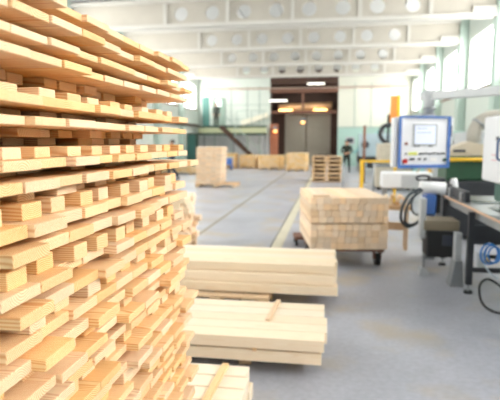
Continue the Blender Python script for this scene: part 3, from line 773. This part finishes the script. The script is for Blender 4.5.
# ------------------------------------------------------------------ planer housing beyond the frame edge
PO = (.01, -.1, 0)
B(0, -1.5, 1.26, 1.0, 0, 1.9).build('hood', MWHITE, it, bevel=.015, loc=PO)
cs = B(.28, -1.5, .942, 1.0, .05, 1.255).build('casting', BEIGE, it, bevel=.01, loc=PO)
B(.12, -1.2, 1.06, .275, -.05, 1.24).build('green_guard', mat('dark_teal_guard', (44, 92, 84), .4), it, loc=PO)
B(.1, -1.2, .96, .26, -.3, 1.045).build('feed_roller_box', DARK, it, loc=PO)
hd = MB().tube(catmull([(-.003, -.62, 1.68), (-.045, -.62, 1.66), (-.05, -.62, 1.58), (-.045, -.62, 1.5), (-.003, -.62, 1.48)], 5), .012, 8).build('handle', mat('blue_grey_handle', (90, 110, 150), .4), it, smooth=True, loc=PO)
for z in (1.52, 1.47): B(-.004, -.45, z, -.0005, -.3, z + .012).build('notice', mat('notice_pink', (226, 190, 196)), it, loc=PO)
B(-.006, -.5, 1.66, -.0005, -.42, 1.7).build('lock', BTN, it, loc=PO)

# ------------------------------------------------------------------ spindle end, motor, hoses
sd_ = thing('spindle_unit', 'white spindle cover with dark flange and white ring on a blue motor', 'machine', (1.33, 7.3, 0))
MB().cyl((-.07, 0, 1.02), (.27, 0, 1.0), .09, 20).build('spindle_cover', MWHITE, sd_, smooth=True)
MB().cyl((.27, 0, 1.0), (.36, 0, 1.0), .075, 18).build('flange', DARK, sd_, smooth=True)
MB().cyl((.36, 0, 1.0), (.41, 0, 1.0), .15, 24).build('ring', MWHITE, sd_, smooth=True)
mo = B(.0, -.1, .64, .14, .14, .92).build('motor', BLUE, sd_, bevel=.01)
for i in range(5): B(-.012, -.08 + i * .045, .67, -.001, -.06 + i * .045, .9).build('cooling_fin', BLUE, mo)
B(.142, -.1, .66, .2, .14, .93).build('motor_end', BLACK, sd_, bevel=.01)
B(.02, -.06, 0, .16, .1, .638).build('pedestal', GREY, sd_)
MB().tube([(.02 + .1 * math.cos(a), .25, 1.13 + .035 * math.sin(a)) for a in [2 * math.pi * q / 20 for q in range(20)]], .016, 8, True).build('cable_ring', DARK, sd_, smooth=True)
B(.1, .12, 1.05, .3, .4, 1.14).build('gearbox', DARK, sd_, bevel=.01)
hz = [[(1.24, 7.1, 1.02), (1.08, 7.05, .93), (.99, 7.0, .76), (.98, 7.0, .6), (1.06, 7.02, .5), (1.18, 7.1, .52), (1.3, 7.2, .6)],
      [(1.26, 7.06, 1.0), (1.12, 7.0, .9), (1.04, 6.98, .74), (1.03, 6.98, .58), (1.1, 7.0, .53), (1.2, 7.05, .56), (1.32, 7.12, .66)],
      [(1.2, 7.19, .96), (1.14, 7.18, .82), (1.15, 7.18, .7), (1.22, 7.19, .64), (1.3, 7.2, .68)]]
for i, pts in enumerate(hz):
    o = MB().tube(catmull(pts, 7), .02 - .003 * i, 9).build('machine_hose', mat('dark_grey_hose', (62, 70, 76), .5), smooth=True)
    tag(o, ('widest dark grey hose looping down beside the blue motor', 'middle dark grey hose looping beside the blue motor', 'thin short dark hose dropping beside the blue motor')[i], 'hose')
wg = thing('white_guard', 'long white guard box on legs behind the control console', 'machine guard', (1.25, 8.5, 0))
B(-.4, -.15, .9, .38, .25, 1.16).build('guard_box', MWHITE, wg, bevel=.02)
B(-.1, -.156, .92, .3, -.151, 1.12).build('guard_panel', LGREY, wg)
for a in (-.36, .3):
    for b_ in (-.1, .18): B(a, b_, 0, a + .05, b_ + .05, .9).build('leg', GREY, wg)
MB().tube(catmull([(.15, -.1, 1.165), (.2, -.13, 1.24), (.34, -.13, 1.24), (.4, -.1, 1.165)], 6), .018, 8).build('handle', BEIGE, wg, smooth=True)
oc = thing('offcut_bench', 'low wooden bench piled with offcuts behind the timber cart', 'bench', (1.0, 8.0, 0), R(-6))
B(-.35, -.2, .62, .25, .2, .68).build('bench_top', PALLETW, oc)
for a in (-.3, .16):
    for b_ in (-.16, .1): B(a, b_, 0, a + .06, b_ + .06, .62).build('leg', PALLETW, oc)
B(-.33, -.12, .3, .22, -.08, .42).build('rail', PALLETW, oc)
for i in range(14):
    lv, q = divmod(i, 5); a = -.3 + q * .105 + lv * .02; zz = .681 + lv * .052; b_ = rng.uniform(-.04, .04)
    board('offcut', rng.choice((.16, .2, .24)), .06, .05, (PALLETW, ENDW, PALE)[i % 3], (1.03 + a, 8.0 + b_, zz + .025), R(84 + rng.uniform(-4, 4)), '%s wood offcut in the %s layer of the heap on the low bench' % (('short brownish', 'short', 'short pale')[i % 3], ('bottom', 'middle', 'top')[lv]), 'offcut', 'offcuts on the low bench')

# ------------------------------------------------------------------ further machines on the right
yr = thing('safety_rail', 'yellow tubular safety rail standing behind the timber cart', 'railing', (.87, 14, 0))
B(-.05, -.05, 0, .05, .05, 1.17).build('post', YEL, yr); B(.85, -.035, 0, .92, .035, 1.17).build('post', YEL, yr); B(1.75, -.035, 0, 1.82, .035, 1.17).build('post', YEL, yr)
B(.05, -.03, 1.1, 1.78, .03, 1.16).build('top_rail', YEL, yr)
for x, y, l in ((.42, 15.5, 'thin grey post on the floor beside the yellow rail, towards the pallets'), (1.32, 15.5, 'thin grey post on the floor behind the yellow rail')):
    t = thing('thin_post', l, 'post', (x, y, 0)); MB().cyl((0, 0, 0), (0, 0, 1.05), .025, 10).build('pole', GREY, t, smooth=True); MB().cyl((0, 0, 0), (0, 0, .02), .1, 14).build('base', GREY, t)
t = thing('tall_pole', 'tall thin brown pole standing beyond the yellow rail', 'pole', (1.35, 20.5, 0))
MB().cyl((0, 0, 0), (0, 0, 2.3), .06, 12).build('pole', RUST, t, smooth=True); MB().cyl((0, 0, 0), (0, 0, .03), .18, 14).build('base', GREY, t)
# green machine behind the console
gm = thing('green_machine', 'dark green machine with yellow bar and beige curved guard behind the console', 'machine', (2.25, 9.2, 0))
B(-.35, -.4, .05, .5, .5, 1.0).build('base', DARK, gm, bevel=.02)
B(-.3, -.35, 1.0, .4, .4, 1.42).build('body', GREEN, gm, bevel=.03)
MB().cyl((-.38, -.42, 1.36), (.5, -.42, 1.36), .03, 12).build('yellow_bar', YEL, gm, smooth=True)
MB().prism([(-.3, 1.42), (.35, 1.42), (.33, 1.6), (.05, 1.66), (-.2, 1.56)], -.3, .1).build('curved_guard', BEIGE, gm)
B(-.2, -.31, 1.48, 0, -.301, 1.52).build('slot', BTN, gm)
pc_ = thing('pillar_cabinet', 'narrow white electrical column with dark slots beside the console', 'cabinet', (2.15, 9.9, 0))
B(-.12, -.1, .05, .1, .1, 2.1).build('body', MWHITE, pc_, bevel=.01); 
for z in (1.4, 1.75): B(-.02, -.106, z, .07, -.1, z + .2).build('slot', DARK, pc_)
du = thing('extraction_duct', 'large round beige extraction duct curving over the green machine', 'duct', (2.95, 9.6, 0))
pts = [(.35 * math.cos(a) - .05, 0, 1.75 + .35 * math.sin(a)) for a in [R(-20 + 10 * q) for q in range(23)]]
MB().tube(pts, .12, 14).build('bend', mat('duct_grey', (172, 167, 158), .5, noise=.1), du, smooth=True)
MB().cyl((.28, 0, 0), (.28, 0, 1.65), .12, 16).build('riser', mat('duct_grey', (172, 167, 158), .5, noise=.1), du, smooth=True)
for q in (4, 10, 16):
    a = R(-20 + 10 * q); c_ = Vector((.35 * math.cos(a) - .05, 0, 1.75 + .35 * math.sin(a))); tg = Vector((-math.sin(a), 0, math.cos(a)))
    MB().cyl(c_ - tg * .02, c_ + tg * .02, .135, 16).build('clamp_band', GREY, du, smooth=True)
# line of machines against the right wall
def wall_machine(loc, w, d, h, body, label, top=None):
    t = thing('wall_machine', label, 'machine', loc)
    B(-w / 2, -d / 2, .08, w / 2, d / 2, h * .55).build('base', body, t, bevel=.02)
    B(-w / 2 + .1, -d / 2 + .1, h * .55, w / 2 - .15, d / 2 - .05, h).build('upper_housing', top or body, t, bevel=.03)
    B(-w / 2 - .02, -d / 2 - .02, h * .5, w / 2 + .02, d / 2 + .02, h * .55).build('table_plate', GREY, t)
    B(-w / 2 + .15, -d / 2 - .02, .2, w / 2 - .2, -d / 2, h * .42).build('service_door', LGREY, t)
    MB().cyl((w * .2, -d / 2 + .1, h * .8), (w * .2, -d / 2 + .02, h * .8), .12, 16).build('dial', DARK, t, smooth=True)
    for a in (-1, 1):
        for b_ in (-1, 1): B(a * (w / 2 - .1) - .05, b_ * (d / 2 - .1) - .05, 0, a * (w / 2 - .1) + .05, b_ * (d / 2 - .1) + .05, .08).build('foot', BLACK, t)
    return t
wall_machine((4.0, 13.5, 0), 1.6, 1.8, 1.9, MINTD, 'pale green planing machine by the right wall behind the duct', LGREY)
wall_machine((3.6, 17.5, 0), 1.5, 1.6, 2.0, TEALM, 'pale teal machine by the right wall beyond the console', MINTD)
wall_machine((2.2, 18.5, 0), 1.2, 1.4, 1.6, BEIGE, 'beige low machine behind the yellow rail', BEIGE)
# blue-grey machine against the far wall, with ports
fm = thing('sanding_line', 'blue-grey machine line with dark ports in front of the far wall', 'machine', (2.5, 28.5, 0))
B(-.9, -.5, .85, 1.5, .5, 2.1).build('housing', mat('blue_grey_machine', (176, 196, 206), .5, noise=.06), fm, bevel=.03)
for x in (-.6, .55): MB().cyl((x, -.5, 1.5), (x, -.56, 1.5), .2, 18).build('port', BTN, fm, smooth=True)
B(-1.0, -.6, .55, 1.6, .6, .85).build('bed', DARK, fm, bevel=.02)
for x in (-.85, .2, 1.3): B(x, -.4, 0, x + .2, .4, .55).build('leg', DARK, fm)
for x in (-.5, .0, .55): MB().cyl((x, -.62, .4), (x + .3, -.62, .4), .16, 14).build('motor', DARK, fm, smooth=True)
ch_ = thing('chip_chute', 'slanted teal chip chute rising beside the blue-grey machine', 'chute', (0, 29.6, 0))
MB().bar((1.35, 0, 1.0), (3.3, 0, 2.75), .3, .14).build('trough', TEALM, ch_)
for x, z in ((1.6, 1.17), (3.0, 2.42)): B(x - .05, -.05, 0, x + .05, .05, z).build('leg', GREY, ch_)
op = thing('orange_panel', 'tall orange board standing up on a dark machine frame', 'panel', (2.9, 24.0, 0))
B(-.2, -.06, 2.55, .22, .06, 3.75).build('board', ORANGE, op); 
B(.1, -.09, 0, .24, -.06, 3.78).build('support_post', YEL, op); B(-.3, .07, 0, -.2, .17, 2.9).build('back_post', DARK, op)
MB().tube(catmull([(-.15, -.2, 1.4), (-.62, -.25, 1.9), (-.5, -.2, 2.35), (0, -.1, 2.45)], 6), .1, 12).build('dust_pipe', DARK, op, smooth=True)
B(-.5, -.3, .0, .3, .05, 1.35).build('machine_base', BEIGE, op, bevel=.02)
fp_ = thing('far_panel', 'white notice board with dark print on the teal far wall', 'notice board', (1.35, 34.9, 1.5))
B(-.3, 0, 0, .3, .05, .5).build('board', LGREY, fp_); B(-.2, -.01, .1, .2, 0, .4).build('print', BTN, fp_)
